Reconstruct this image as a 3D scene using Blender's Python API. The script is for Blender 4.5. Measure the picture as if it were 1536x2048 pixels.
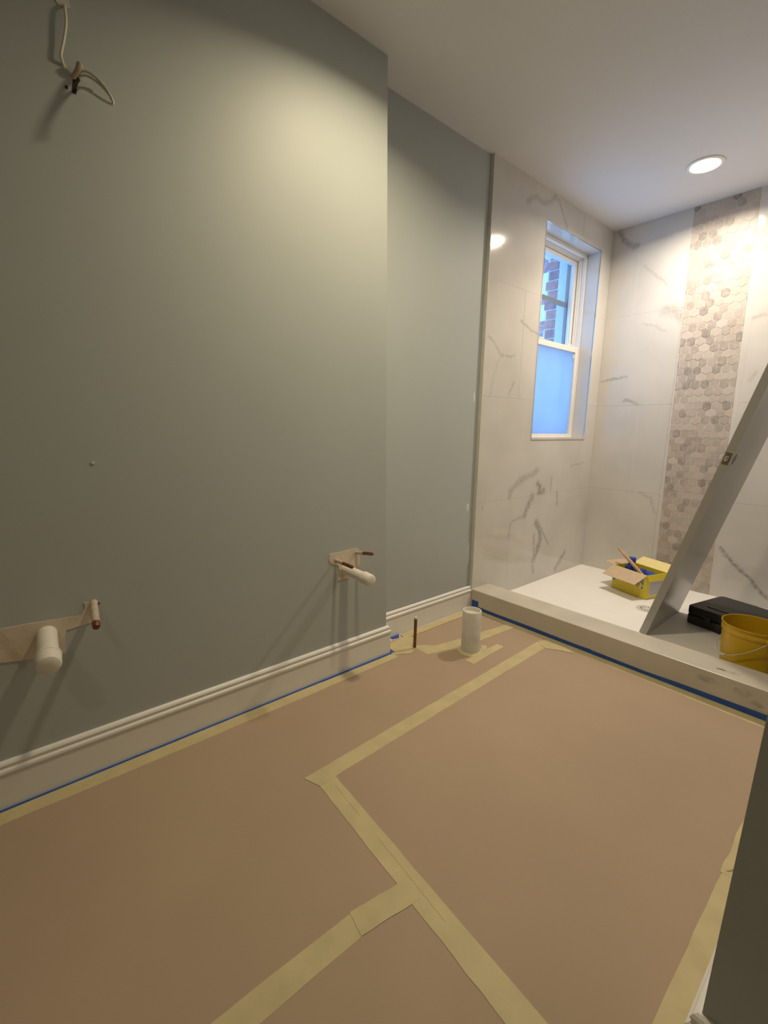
import bpy, bmesh, math, random
from mathutils import Vector, Matrix

for o in list(bpy.data.objects):
    bpy.data.objects.remove(o)
scene = bpy.context.scene
COL = scene.collection
random.seed(7)

# ------------------------------------------------------------------ camera
cam_data = bpy.data.cameras.new('camera')
cam_data.sensor_fit = 'VERTICAL'
cam_data.sensor_height = 36.0
cam_data.lens = 15.97
cam_data.clip_start = 0.02
cam = bpy.data.objects.new('camera', cam_data)
COL.objects.link(cam)
cam.matrix_world = Matrix(((0.649237, -0.148841, 0.745880, 1.520378),
                           (0.760424, 0.106778, -0.640589, 0.109171),
                           (0.015703, 0.983079, 0.182507, 1.063327),
                           (0, 0, 0, 1)))
scene.camera = cam

# ------------------------------------------------------------------ world: cool overcast daylight
world = bpy.data.worlds.new('overcast_sky')
scene.world = world
world.use_nodes = True
bg = world.node_tree.nodes['Background']
bg.inputs['Color'].default_value = (0.22, 0.50, 1.0, 1)
bg.inputs['Strength'].default_value = 3.4

# ------------------------------------------------------------------ exposure
vs = scene.view_settings
vs.view_transform = 'Standard'
vs.look = 'None'
vs.exposure = 0.12
vs.gamma = 1.0
vs.use_curve_mapping = False
SHOWER_COLOR = (1.0, 0.86, 0.69)
ROOM_COLOR = (1.0, 0.83, 0.55)
ROOM_LAMP = 11.5        # watts
SHOWER_LAMP = 18.5
ENTRY_FILL = 2.8  # added fill behind the camera, lifts the dark walls

# ------------------------------------------------------------------ dimensions (metres)
H = 2.44                    # ceiling
YS, YST = 1.442, 1.397      # wall step (bottom, top: slightly out of plumb)
XR = -0.122                 # painted recess wall
XT = -0.102                 # shower left tile face
YT = 2.207                  # tile edge / curb front
YC = 2.370                  # curb back
YB = 3.587                  # shower back tile face
XW = 1.43                   # right wall
XS = 1.287                  # shower right wall face
ZP = 0.017                  # shower pan
YE = 0.885                  # entry wall face
WY0, WY1, WZ0, WZ1 = 2.727, 3.432, 1.012, 2.275   # window opening


# ------------------------------------------------------------------ materials
def new_mat(name):
    m = bpy.data.materials.new(name)
    m.use_nodes = True
    nt = m.node_tree
    return m, nt, nt.nodes['Principled BSDF']


def mat(name, color, rough=0.5, metal=0.0, var=0.06, scale=6.0, bump=0.0, bscale=200.0, coat=0.0, spec=0.5, detail=3):
    """Plain surface: colour with a little procedural mottling and a fine bump."""
    m, nt, b = new_mat(name)
    tc = nt.nodes.new('ShaderNodeTexCoord')
    n = nt.nodes.new('ShaderNodeTexNoise')
    n.inputs['Scale'].default_value = scale
    n.inputs['Detail'].default_value = detail
    nt.links.new(tc.outputs['Object'], n.inputs['Vector'])
    r = nt.nodes.new('ShaderNodeValToRGB')
    r.color_ramp.elements[0].position = 0.3
    r.color_ramp.elements[1].position = 0.7
    r.color_ramp.elements[0].color = tuple(max(0, c * (1 - var)) for c in color) + (1,)
    r.color_ramp.elements[1].color = tuple(min(1, c * (1 + var)) for c in color) + (1,)
    nt.links.new(n.outputs['Fac'], r.inputs['Fac'])
    nt.links.new(r.outputs['Color'], b.inputs['Base Color'])
    b.inputs['Roughness'].default_value = rough
    b.inputs['Metallic'].default_value = metal
    b.inputs['Coat Weight'].default_value = coat
    b.inputs['Specular IOR Level'].default_value = spec
    if bump > 0:
        n2 = nt.nodes.new('ShaderNodeTexNoise')
        n2.inputs['Scale'].default_value = bscale
        n2.inputs['Detail'].default_value = 2
        nt.links.new(tc.outputs['Object'], n2.inputs['Vector'])
        bp = nt.nodes.new('ShaderNodeBump')
        bp.inputs['Strength'].default_value = bump
        bp.inputs['Distance'].default_value = 0.002
        nt.links.new(n2.outputs['Fac'], bp.inputs['Height'])
        nt.links.new(bp.outputs['Normal'], b.inputs['Normal'])
    return m


def marble_mat(name, axes, segs):
    """Glossy white marble-look tile. segs: veins (a, b, half width, strength) in the tile plane."""
    m, nt, b = new_mat(name)
    N, Lk = nt.nodes.new, nt.links.new
    tc = N('ShaderNodeTexCoord')
    no = N('ShaderNodeTexNoise')
    no.inputs['Scale'].default_value = 22.0
    no.inputs['Detail'].default_value = 4
    Lk(tc.outputs['Object'], no.inputs['Vector'])
    s = N('ShaderNodeVectorMath'); s.operation = 'SUBTRACT'
    Lk(no.outputs['Color'], s.inputs[0]); s.inputs[1].default_value = (0.5, 0.5, 0.5)
    mu = N('ShaderNodeVectorMath'); mu.operation = 'MULTIPLY'
    Lk(s.outputs[0], mu.inputs[0])
    mu.inputs[1].default_value = (0, 0.04, 0.04) if axes == 'yz' else (0.04, 0, 0.04)
    ad = N('ShaderNodeVectorMath'); ad.operation = 'ADD'
    Lk(tc.outputs['Object'], ad.inputs[0]); Lk(mu.outputs[0], ad.inputs[1])
    fl = N('ShaderNodeVectorMath'); fl.operation = 'MULTIPLY'
    Lk(ad.outputs[0], fl.inputs[0]); fl.inputs[1].default_value = (0, 1, 1) if axes == 'yz' else (1, 0, 1)
    P = fl.outputs[0]
    total = None
    for (a, c, w, k) in segs:
        A = Vector((0, a[0], a[1])) if axes == 'yz' else Vector((a[0], 0, a[1]))
        B = Vector((0, c[0], c[1])) if axes == 'yz' else Vector((c[0], 0, c[1]))
        ba = B - A
        d1 = N('ShaderNodeVectorMath'); d1.operation = 'SUBTRACT'; Lk(P, d1.inputs[0]); d1.inputs[1].default_value = A
        dt = N('ShaderNodeVectorMath'); dt.operation = 'DOT_PRODUCT'; Lk(d1.outputs[0], dt.inputs[0])
        dt.inputs[1].default_value = ba / max(1e-9, ba.dot(ba))
        cl = N('ShaderNodeClamp'); Lk(dt.outputs['Value'], cl.inputs[0])
        sc = N('ShaderNodeVectorMath'); sc.operation = 'SCALE'; sc.inputs[0].default_value = ba; Lk(cl.outputs[0], sc.inputs['Scale'])
        ds = N('ShaderNodeVectorMath'); ds.operation = 'DISTANCE'; Lk(d1.outputs[0], ds.inputs[0]); Lk(sc.outputs[0], ds.inputs[1])
        mr = N('ShaderNodeMapRange'); mr.interpolation_type = 'SMOOTHSTEP'
        Lk(ds.outputs['Value'], mr.inputs['Value'])
        mr.inputs['From Min'].default_value = w * 1.9
        mr.inputs['From Max'].default_value = w * 0.1
        mr.inputs['To Min'].default_value = 0
        mr.inputs['To Max'].default_value = k
        if total is None:
            total = mr.outputs[0]
        else:
            mx = N('ShaderNodeMath'); mx.operation = 'MAXIMUM'
            Lk(total, mx.inputs[0]); Lk(mr.outputs[0], mx.inputs[1]); total = mx.outputs[0]
    # cloudy variation in the body of the stone
    n2 = N('ShaderNodeTexNoise'); n2.inputs['Scale'].default_value = 3.0; n2.inputs['Detail'].default_value = 5
    Lk(tc.outputs['Object'], n2.inputs['Vector'])
    r = N('ShaderNodeValToRGB')
    r.color_ramp.elements[0].position = 0.35; r.color_ramp.elements[0].color = (0.57, 0.55, 0.515, 1)
    r.color_ramp.elements[1].position = 0.62; r.color_ramp.elements[1].color = (0.635, 0.612, 0.573, 1)
    Lk(n2.outputs['Fac'], r.inputs['Fac'])
    out = r.outputs['Color']
    if total is not None:
        n3 = N('ShaderNodeTexNoise'); n3.inputs['Scale'].default_value = 60.0; n3.inputs['Detail'].default_value = 3
        Lk(tc.outputs['Object'], n3.inputs['Vector'])
        mr = N('ShaderNodeMapRange'); Lk(n3.outputs['Fac'], mr.inputs['Value'])
        mr.inputs['From Min'].default_value = 0.3; mr.inputs['From Max'].default_value = 0.65
        mr.inputs['To Min'].default_value = 0.35; mr.inputs['To Max'].default_value = 1.0
        mm = N('ShaderNodeMath'); mm.operation = 'MULTIPLY'; Lk(total, mm.inputs[0]); Lk(mr.outputs[0], mm.inputs[1])
        mix = N('ShaderNodeMix'); mix.data_type = 'RGBA'
        Lk(mm.outputs[0], mix.inputs['Factor']); Lk(out, mix.inputs['A'])
        mix.inputs['B'].default_value = (0.23, 0.215, 0.195, 1)
        out = mix.outputs['Result']
    Lk(out, b.inputs['Base Color'])
    b.inputs['Roughness'].default_value = 0.09
    b.inputs['Specular IOR Level'].default_value = 0.5
    return m


def hex_mat():
    m, nt, b = new_mat('mosaic_stone')
    N, Lk = nt.nodes.new, nt.links.new
    oi = N('ShaderNodeObjectInfo')
    r = N('ShaderNodeValToRGB')
    cr = r.color_ramp
    stops = [(0.0, (0.50, 0.445, 0.39)), (0.28, (0.47, 0.41, 0.355)), (0.5, (0.43, 0.37, 0.32)), (0.68, (0.38, 0.33, 0.29)),
             (0.84, (0.31, 0.27, 0.24)), (0.93, (0.25, 0.22, 0.195)), (0.975, (0.53, 0.475, 0.43))]
    cr.elements[0].position = 0.0; cr.elements[0].color = stops[0][1] + (1,)
    cr.elements[1].position = stops[-1][0]; cr.elements[1].color = stops[-1][1] + (1,)
    for p, c in stops[1:-1]:
        e = cr.elements.new(p); e.color = c + (1,)
    gi = N('ShaderNodeNewGeometry')
    su = N('ShaderNodeMath'); su.operation = 'ADD'; Lk(oi.outputs['Random'], su.inputs[0]); Lk(gi.outputs['Random Per Island'], su.inputs[1])
    fc = N('ShaderNodeMath'); fc.operation = 'FRACT'; Lk(su.outputs[0], fc.inputs[0])
    Lk(fc.outputs[0], r.inputs['Fac'])
    tc = N('ShaderNodeTexCoord')
    n = N('ShaderNodeTexNoise'); n.inputs['Scale'].default_value = 26; n.inputs['Detail'].default_value = 3
    n.inputs['Distortion'].default_value = 1.5
    gp = N('ShaderNodeNewGeometry')
    Lk(gp.outputs['Position'], n.inputs['Vector'])
    mr = N('ShaderNodeMapRange'); Lk(n.outputs['Fac'], mr.inputs['Value'])
    mr.inputs['From Min'].default_value = 0.35; mr.inputs['From Max'].default_value = 0.7
    mr.inputs['To Min'].default_value = 0.0; mr.inputs['To Max'].default_value = 0.55
    mix = N('ShaderNodeMix'); mix.data_type = 'RGBA'
    Lk(mr.outputs[0], mix.inputs['Factor']); Lk(r.outputs['Color'], mix.inputs['A'])
    mix.inputs['B'].default_value = (0.54, 0.49, 0.44, 1)
    Lk(mix.outputs['Result'], b.inputs['Base Color'])
    b.inputs['Roughness'].default_value = 0.45
    return m


def frosted_mat():
    m, nt, b = new_mat('frosted_glass')
    N, Lk = nt.nodes.new, nt.links.new
    out = nt.nodes['Material Output']
    tr = N('ShaderNodeBsdfTranslucent'); tr.inputs['Color'].default_value = (0.86, 0.92, 0.95, 1)
    n = N('ShaderNodeTexNoise'); n.inputs['Scale'].default_value = 5
    tc = N('ShaderNodeTexCoord'); Lk(tc.outputs['Object'], n.inputs['Vector'])
    r = N('ShaderNodeValToRGB')
    r.color_ramp.elements[0].color = (0.66, 0.65, 0.68, 1); r.color_ramp.elements[1].color = (0.74, 0.73, 0.75, 1)
    Lk(n.outputs['Fac'], r.inputs['Fac']); Lk(r.outputs['Color'], tr.inputs['Color'])
    gl = N('ShaderNodeBsdfGlossy'); gl.inputs['Roughness'].default_value = 0.1
    lw = N('ShaderNodeLayerWeight'); lw.inputs['Blend'].default_value = 0.25
    fr = N('ShaderNodeMath'); fr.operation = 'MULTIPLY_ADD'; Lk(lw.outputs['Facing'], fr.inputs[0]); fr.inputs[1].default_value = 0.25; fr.inputs[2].default_value = 0.03
    mx = N('ShaderNodeMixShader')
    Lk(fr.outputs[0], mx.inputs[0]); Lk(tr.outputs[0], mx.inputs[1]); Lk(gl.outputs[0], mx.inputs[2])
    Lk(mx.outputs[0], out.inputs['Surface'])
    return m


def glass_mat():
    m, nt, b = new_mat('clear_glass')
    N, Lk = nt.nodes.new, nt.links.new
    out = nt.nodes['Material Output']
    tr = N('ShaderNodeBsdfTransparent'); tr.inputs['Color'].default_value = (0.93, 0.96, 0.97, 1)
    gl = N('ShaderNodeBsdfGlossy'); gl.inputs['Roughness'].default_value = 0.01
    lw = N('ShaderNodeLayerWeight'); lw.inputs['Blend'].default_value = 0.25
    fr = N('ShaderNodeMath'); fr.operation = 'MULTIPLY_ADD'; Lk(lw.outputs['Facing'], fr.inputs[0]); fr.inputs[1].default_value = 0.25; fr.inputs[2].default_value = 0.03
    mx = N('ShaderNodeMixShader')
    Lk(fr.outputs[0], mx.inputs[0]); Lk(tr.outputs[0], mx.inputs[1]); Lk(gl.outputs[0], mx.inputs[2])
    Lk(mx.outputs[0], out.inputs['Surface'])
    return m


def emit_mat(name, color, strength):
    m, nt, b = new_mat(name)
    b.inputs['Base Color'].default_value = (0.8, 0.8, 0.8, 1)
    b.inputs['Emission Color'].default_value = color + (1,)
    b.inputs['Emission Strength'].default_value = strength
    return m


M = dict(
    wall=mat('sage_wall_paint', (0.435, 0.47, 0.465), 0.55, var=0.02, scale=2.0, bump=0.05, bscale=260),
    ceiling=mat('white_ceiling_paint', (0.72, 0.72, 0.73), 0.9, var=0.015, scale=2.0, bump=0.04, bscale=300),
    trim=mat('white_trim_paint', (0.80, 0.79, 0.76), 0.35, var=0.02, scale=4),
    curb=mat('curb_stone', (0.56, 0.515, 0.445), 0.35, var=0.07, scale=7, bump=0.03),
    curbdirt=mat('curb_smear', (0.45, 0.42, 0.365), 0.6, var=0.2, scale=30),
    pan=mat('shower_pan_acrylic', (0.88, 0.86, 0.83), 0.38, var=0.02),
    paper=mat('brown_rosin_paper', (0.41, 0.305, 0.215), 0.75, var=0.05, scale=2.2, bump=0.25, bscale=9),
    tape=mat('masking_tape', (0.55, 0.465, 0.26), 0.6, var=0.08, scale=14, bump=0.2, bscale=120),
    blue=mat('blue_painters_tape', (0.02, 0.085, 0.36), 0.55, var=0.12, scale=30),
    subfloor=mat('white_floor_tile', (0.70, 0.68, 0.64), 0.35, var=0.04),
    plaster=mat('bare_drywall_compound', (0.66, 0.58, 0.47), 0.85, var=0.06, scale=18, bump=0.3, bscale=90),
    spackle=mat('white_spackle', (0.62, 0.64, 0.62), 0.85, var=0.05),
    pvc=mat('white_pvc', (0.80, 0.77, 0.70), 0.35, var=0.03, scale=12),
    pvcgrey=mat('grey_white_pvc', (0.66, 0.64, 0.58), 0.4, var=0.08, scale=20),
    copper=mat('tarnished_copper', (0.22, 0.105, 0.055), 0.45, 0.7, var=0.25, scale=40),
    painted_copper=mat('paint_splashed_copper', (0.55, 0.46, 0.37), 0.5, 0.1, var=0.15, scale=60),
    metal=mat('brushed_aluminium', (0.62, 0.60, 0.55), 0.5, 0.0, var=0.06, scale=20),
    chrome=mat('polished_steel', (0.75, 0.75, 0.74), 0.12, 1.0, var=0.03),
    brass=mat('aged_brass', (0.34, 0.26, 0.15), 0.35, 0.8, var=0.12, scale=60),
    dark=mat('dark_cavity', (0.03, 0.022, 0.016), 0.9, var=0.2),
    grout=mat('pale_grout', (0.72, 0.70, 0.67), 0.8, var=0.04, scale=30),
    hexgrout=mat('cream_grout', (0.66, 0.61, 0.55), 0.85, var=0.04, scale=30),
    hex=hex_mat(),
    vinyl=mat('white_vinyl', (0.80, 0.78, 0.74), 0.35, var=0.02),
    storm=mat('grey_storm_frame', (0.25, 0.26, 0.27), 0.5, var=0.05),
    outwhite=mat('white_exterior_trim', (0.75, 0.78, 0.80), 0.6, var=0.04),
    frosted=frosted_mat(),
    glass=glass_mat(),
    brick_red=mat('red_brick', (0.60, 0.30, 0.28), 0.85, var=0.2, scale=25, bump=0.4, bscale=120),
    brick_dark=mat('dark_red_brick', (0.42, 0.24, 0.25), 0.85, var=0.2, scale=25, bump=0.4, bscale=120),
    mortar=mat('pale_mortar', (0.85, 0.85, 0.84), 0.9, var=0.06, scale=40),
    stone=mat('pale_quoin_stone', (0.80, 0.80, 0.78), 0.8, var=0.06),
    door=mat('grey_white_door_paint', (0.36, 0.35, 0.325), 0.2, var=0.025, scale=3),
    case=mat('black_plastic', (0.022, 0.022, 0.022), 0.42, var=0.1, bump=0.15, bscale=300),
    bucket=mat('yellow_plastic', (0.62, 0.39, 0.012), 0.36, var=0.05, scale=8),
    residue=mat('dried_mortar_residue', (0.30, 0.12, 0.02), 0.9, var=0.3, scale=40),
    boxyellow=mat('yellow_printed_card', (0.74, 0.60, 0.03), 0.45, var=0.04, scale=10),
    boxpale=mat('pale_yellow_card', (0.80, 0.68, 0.30), 0.6, var=0.03, scale=10),
    boxtan=mat('brown_cardboard', (0.56, 0.42, 0.28), 0.8, var=0.05, scale=30),
    boxteal=mat('teal_print', (0.10, 0.30, 0.30), 0.5, var=0.2, scale=60),
    boxink=mat('dark_green_print', (0.03, 0.06, 0.05), 0.5, var=0.2, scale=80),
    boxlabel=mat('white_label', (0.70, 0.68, 0.66), 0.55, var=0.04, scale=40),
    boxtext=mat('grey_label_print', (0.30, 0.28, 0.33), 0.6, var=0.2, scale=80),
    bluebottle=mat('blue_plastic', (0.02, 0.06, 0.42), 0.35, var=0.06),
    wood=mat('light_wood', (0.55, 0.36, 0.22), 0.7, var=0.12, scale=30),
    wire=mat('white_cable_sheath', (0.70, 0.68, 0.58), 0.45, var=0.05),
    wirewood=mat('tan_stub', (0.50, 0.40, 0.28), 0.7, var=0.12, scale=60),
)


# ------------------------------------------------------------------ mesh helpers
class MB:
    def __init__(s):
        s.v = []; s.f = []

    def add(s, vs, fs):
        n = len(s.v)
        s.v += [tuple(p) for p in vs]
        s.f += [tuple(i + n for i in f) for f in fs]
        return s

    def hexa(s, p):   # 8 corners: bottom ring 0-3, top ring 4-7 (counter-clockwise seen from above)
        return s.add(p, [(3, 2, 1, 0), (4, 5, 6, 7), (0, 1, 5, 4), (1, 2, 6, 5), (2, 3, 7, 6), (3, 0, 4, 7)])

    def box(s, x0, x1, y0, y1, z0, z1):
        return s.hexa([(x0, y0, z0), (x1, y0, z0), (x1, y1, z0), (x0, y1, z0), (x0, y0, z1), (x1, y0, z1), (x1, y1, z1), (x0, y1, z1)])

    def prism(s, poly, fn, t0, t1):
        """poly: 2D points, fn(a, b, t) -> 3D, extruded from t0 to t1."""
        n = len(poly)
        vs = [fn(a, b, t0) for a, b in poly] + [fn(a, b, t1) for a, b in poly]
        fs = [tuple(range(n))[::-1], tuple(range(n, 2 * n))] + [(i, (i + 1) % n, (i + 1) % n + n, i + n) for i in range(n)]
        return s.add(vs, fs)

    def tube(s, pts, r, seg=12, cap=True):
        pts = [Vector(p) for p in pts]
        rs = r if isinstance(r, (list, tuple)) else [r] * len(pts)
        t0 = (pts[1] - pts[0]).normalized()
        up = Vector((0, 0, 1)) if abs(t0.z) < 0.9 else Vector((1, 0, 0))
        u = t0.cross(up).normalized()
        vs = []
        for i, p in enumerate(pts):
            if i == 0: t = pts[1] - pts[0]
            elif i == len(pts) - 1: t = pts[-1] - pts[-2]
            else: t = (pts[i + 1] - pts[i - 1])
            t = t.normalized()
            u = (u - t * u.dot(t)).normalized()
            w = t.cross(u)
            for k in range(seg):
                a = 2 * math.pi * k / seg
                vs.append(p + (u * math.cos(a) + w * math.sin(a)) * rs[i])
        fs = []
        for i in range(len(pts) - 1):
            for k in range(seg):
                a, b = i * seg + k, i * seg + (k + 1) % seg
                fs.append((a, b, b + seg, a + seg))
        if cap:
            fs.append(tuple(range(seg))[::-1])
            n = (len(pts) - 1) * seg
            fs.append(tuple(range(n, n + seg)))
        return s.add(vs, fs)

    def lathe(s, prof, fn=lambda x, y, z: (x, y, z), seg=40, close=False):
        """prof: (radius, height) list revolved about z."""
        vs = []; fs = []
        n = len(prof)
        for (r, z) in prof:
            for k in range(seg):
                a = 2 * math.pi * k / seg
                vs.append(fn(r * math.cos(a), r * math.sin(a), z))
        for i in range(n - 1 + (1 if close else 0)):
            j = (i + 1) % n
            for k in range(seg):
                k2 = (k + 1) % seg
                fs.append((i * seg + k, i * seg + k2, j * seg + k2, j * seg + k))
        if not close:
            if prof[0][0] > 1e-6: fs.append(tuple(range(seg))[::-1])
            if prof[-1][0] > 1e-6: fs.append(tuple(range((n - 1) * seg, n * seg)))
        return s.add(vs, fs)

    def build(s, name, m, parent=None, smooth=False, bevel=0.0, seg=2):
        me = bpy.data.meshes.new(name)
        me.from_pydata(s.v, [], s.f)
        bm = bmesh.new(); bm.from_mesh(me)
        bmesh.ops.remove_doubles(bm, verts=bm.verts, dist=1e-6)
        bmesh.ops.recalc_face_normals(bm, faces=bm.faces)
        bm.to_mesh(me); bm.free()
        me.materials.append(m)
        o = bpy.data.objects.new(name, me)
        COL.objects.link(o)
        o.parent = parent
        if smooth:
            for p in me.polygons: p.use_smooth = True
            me.set_sharp_from_angle(angle=math.radians(40))
        if bevel:
            md = o.modifiers.new('bevel', 'BEVEL'); md.width = bevel; md.segments = seg; md.limit_method = 'ANGLE'
        return o


def tag(o, label, cat, group=None):
    o['label'] = label; o['category'] = cat
    if group: o['group'] = group
    return o


def struct(o, label=None):
    o['kind'] = 'structure'
    if label: o['label'] = label
    return o


def empty(name, loc=(0, 0, 0)):
    o = bpy.data.objects.new(name, None)
    COL.objects.link(o)
    o.location = loc
    return o


def Bx(*a):
    return MB().box(*a)


def smooth_path(pts, n=6):
    """Catmull-Rom through the points."""
    P = [Vector(p) for p in pts]
    P = [P[0] * 2 - P[1]] + P + [P[-1] * 2 - P[-2]]
    out = []
    for i in range(1, len(P) - 2):
        for k in range(n):
            t = k / n
            a, b, c, d = P[i - 1], P[i], P[i + 1], P[i + 2]
            out.append(0.5 * ((2 * b) + (c - a) * t + (2 * a - 5 * b + 4 * c - d) * t * t + (3 * b - a - 3 * c + d) * t ** 3))
    out.append(P[-2])
    return out


def clip(poly, keep):
    """Sutherland-Hodgman against list of half planes (a, b, c): a*x + b*y <= c."""
    for (a, b, c) in keep:
        res = []
        for i in range(len(poly)):
            p, q = poly[i], poly[(i + 1) % len(poly)]
            dp, dq = a * p[0] + b * p[1] - c, a * q[0] + b * q[1] - c
            if dp <= 0: res.append(p)
            if dp * dq < 0:
                t = dp / (dp - dq)
                res.append((p[0] + (q[0] - p[0]) * t, p[1] + (q[1] - p[1]) * t))
        poly = res
        if len(poly) < 3: return []
    return poly


# ================================================================== SETTING
struct(Bx(-0.36, 2.75, -1.35, 3.75, -0.12, 0.0).build('floor', M['subfloor']), 'white floor under the paper')
struct(Bx(-0.36, 2.75, -1.35, 3.75, H, H + 0.12).build('ceiling', M['ceiling']), 'white painted ceiling')

# left wall with the step towards the recess (slightly out of plumb)
wl = MB().hexa([(-0.36, -1.35, 0), (0, -1.35, 0), (0, YS, 0), (-0.36, YS, 0), (-0.36, -1.35, H), (0, -1.35, H), (0, YST, H), (-0.36, YST, H)]).build('wall_left', M['wall'])
struct(wl, 'grey-green painted wall carrying the sink plumbing')
wr = MB().hexa([(-0.36, YS, 0), (XR, YS, 0), (XR, YT, 0), (-0.36, YT, 0), (-0.36, YST, H), (XR, YST, H), (XR, YT, H), (-0.36, YT, H)]).build('wall_recess', M['wall'])
struct(wr, 'grey-green painted wall set back behind the step')
struct(MB().box(-0.36, 2.75, -1.47, -1.35, 0, H).build('wall_rear', M['wall']))
struct(MB().box(2.63, 2.75, -1.35, YE, 0, H).build('wall_far_right', M['wall']))
# right wall: corner block whose end faces the camera
LEAN = 0.020
we = MB().hexa([(XW - 0.006, YE, 0), (2.75, YE, 0), (2.75, YT, 0), (XW - 0.006, YT, 0), (XW - 0.006 + LEAN * H, YE, H), (2.75, YE, H), (2.75, YT, H), (XW - 0.006 + LEAN * H, YT, H)]).build('wall_right', M['wall'])
struct(we, 'shaded grey-green wall corner at the lower right')
struct(Bx(XW, 2.75, YT, YC, 0, H).build('wall_curb_end', M['wall']))

# shower left wall (with window hole), back wall, right wall : backing + tiles
sl = MB()
X0, X1 = -0.36, XT - 0.0008
a0, a1, b0, b1 = WY0 - 0.01, WY1 + 0.01, WZ0 - 0.01, WZ1 + 0.01
sl.box(X0, X1, YT, a0, 0, H); sl.box(X0, X1, a1, 3.75, 0, H); sl.box(X0, X1, a0, a1, 0, b0); sl.box(X0, X1, a0, a1, b1, H)
wsl = struct(sl.build('wall_shower_left', M['grout']), 'marble-look tiled shower wall with the window')
wsb = struct(Bx(X1, 2.75, YB + 0.0008, 3.75, 0, H).build('wall_shower_back', M['grout']), 'marble-look tiled shower back wall with hexagon mosaic band')
wsr = struct(Bx(XS + 0.0008, 2.75, YC, YB + 0.0008, 0, H).build('wall_shower_right', M['grout']), 'tiled right wall of the shower')

VL = [([(2.518, 2.307), (2.559, 2.339), (2.607, 2.364), (2.677, 2.354), (2.741, 2.368), (2.805, 2.427)], 0.014, 0.45), ([(2.805, 2.427), (2.853, 2.412), (2.884, 2.369), (2.927, 2.332), (2.962, 2.288)], 0.006, 0.6), ([(2.341, 2.071), (2.317, 2.04)], 0.008, 0.35), ([(2.526, 1.689), (2.58, 1.675), (2.642, 1.648), (2.732, 1.643)], 0.006, 0.6), ([(2.229, 1.569), (2.291, 1.54), (2.331, 1.505), (2.353, 1.475), (2.441, 1.477), (2.494, 1.491)], 0.007, 0.5), ([(2.506, 1.345), (2.449, 1.267)], 0.006, 0.45), ([(2.337, 1.449), (2.292, 1.337), (2.277, 1.254)], 0.01, 0.2), ([(2.835, 0.801), (2.761, 0.772), (2.676, 0.76), (2.596, 0.724), (2.544, 0.687), (2.534, 0.65)], 0.02, 0.5), ([(2.847, 0.717), (2.882, 0.684), (2.869, 0.648), (2.93, 0.657)], 0.018, 0.85), ([(3.021, 0.74), (3.022, 0.65)], 0.009, 0.5), ([(3.112, 0.635), (3.126, 0.548)], 0.013, 0.55), ([(2.797, 0.634), (2.757, 0.577), (2.719, 0.511)], 0.02, 0.7), ([(2.691, 0.501), (2.58, 0.488), (2.557, 0.452), (2.548, 0.384)], 0.008, 0.45), ([(2.866, 0.446), (2.919, 0.386), (2.937, 0.309), (2.897, 0.226), (2.872, 0.184)], 0.022, 0.8), ([(2.853, 0.36), (2.867, 0.217)], 0.012, 0.5), ([(2.936, 0.402), (3.041, 0.268)], 0.008, 0.6), ([(3.292, 0.159), (3.242, 0.109), (3.178, 0.059)], 0.018, 0.65), ([(3.271, 0.816), (3.351, 0.82), (3.456, 0.831)], 0.006, 0.45), ([(2.865, 0.142), (2.878, 0.092)], 0.012, 0.5), ([(2.266, 0.616), (2.273, 0.595)], 0.006, 0.5)]
VB = [([(-0.058, 2.429), (-0.039, 2.379), (0.003, 2.336), (0.046, 2.3), (0.071, 2.309)], 0.014, 0.75), ([(0.128, 2.163), (0.184, 2.11), (0.261, 2.038), (0.296, 1.994)], 0.008, 0.35), ([(0.289, 1.851), (0.335, 1.855), (0.381, 1.807), (0.404, 1.786)], 0.03, 0.5), ([(0.163, 1.792), (0.229, 1.766), (0.303, 1.727)], 0.008, 0.3), ([(-0.09, 1.425), (-0.027, 1.431), (0.086, 1.449)], 0.007, 0.6), ([(0.09, 1.282), (0.139, 1.273), (0.181, 1.255)], 0.01, 0.6), ([(0.733, 1.711), (0.777, 1.734), (0.824, 1.743)], 0.01, 0.35), ([(0.783, 0.343), (0.863, 0.252), (0.947, 0.189), (0.997, 0.129), (1.054, 0.078)], 0.01, 0.85), ([(0.269, 0.634), (0.338, 0.61), (0.378, 0.509), (0.436, 0.497)], 0.008, 0.35), ([(0.742, 2.091), (0.785, 2.119)], 0.012, 0.3), ([(0.8, 1.377), (0.823, 1.418)], 0.01, 0.3), ([(0.9, 2.3), (1.1, 2.05), (1.2, 1.6)], 0.012, 0.5), ([(1.05, 1.0), (1.2, 0.7)], 0.012, 0.4)]
VR = [([(2.5, 0.5), (2.9, 0.9), (3.1, 0.8), (3.4, 1.3)], 0.014, 0.5), ([(2.5, 2.2), (2.8, 1.6), (3.3, 1.5)], 0.012, 0.45), ([(2.9, 0.15), (3.3, 0.3)], 0.012, 0.5)]


def segs_in(veins, r):
    out = []
    for pts, w, k in veins:
        for a, c in zip(pts[:-1], pts[1:]):
            lo = (min(a[0], c[0]) - w - 0.02, min(a[1], c[1]) - w - 0.02)
            hi = (max(a[0], c[0]) + w + 0.02, max(a[1], c[1]) + w + 0.02)
            if hi[0] > r[0] and lo[0] < r[1] and hi[1] > r[2] and lo[1] < r[3]:
                out.append((a, c, w, k))
    return out


plain_marble = {ax: marble_mat('marble_tile_' + ax, ax, []) for ax in ('yz', 'xz')}
ROWS = [ZP, 0.638, 1.246, 1.857, H]
G = 0.0012


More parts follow.
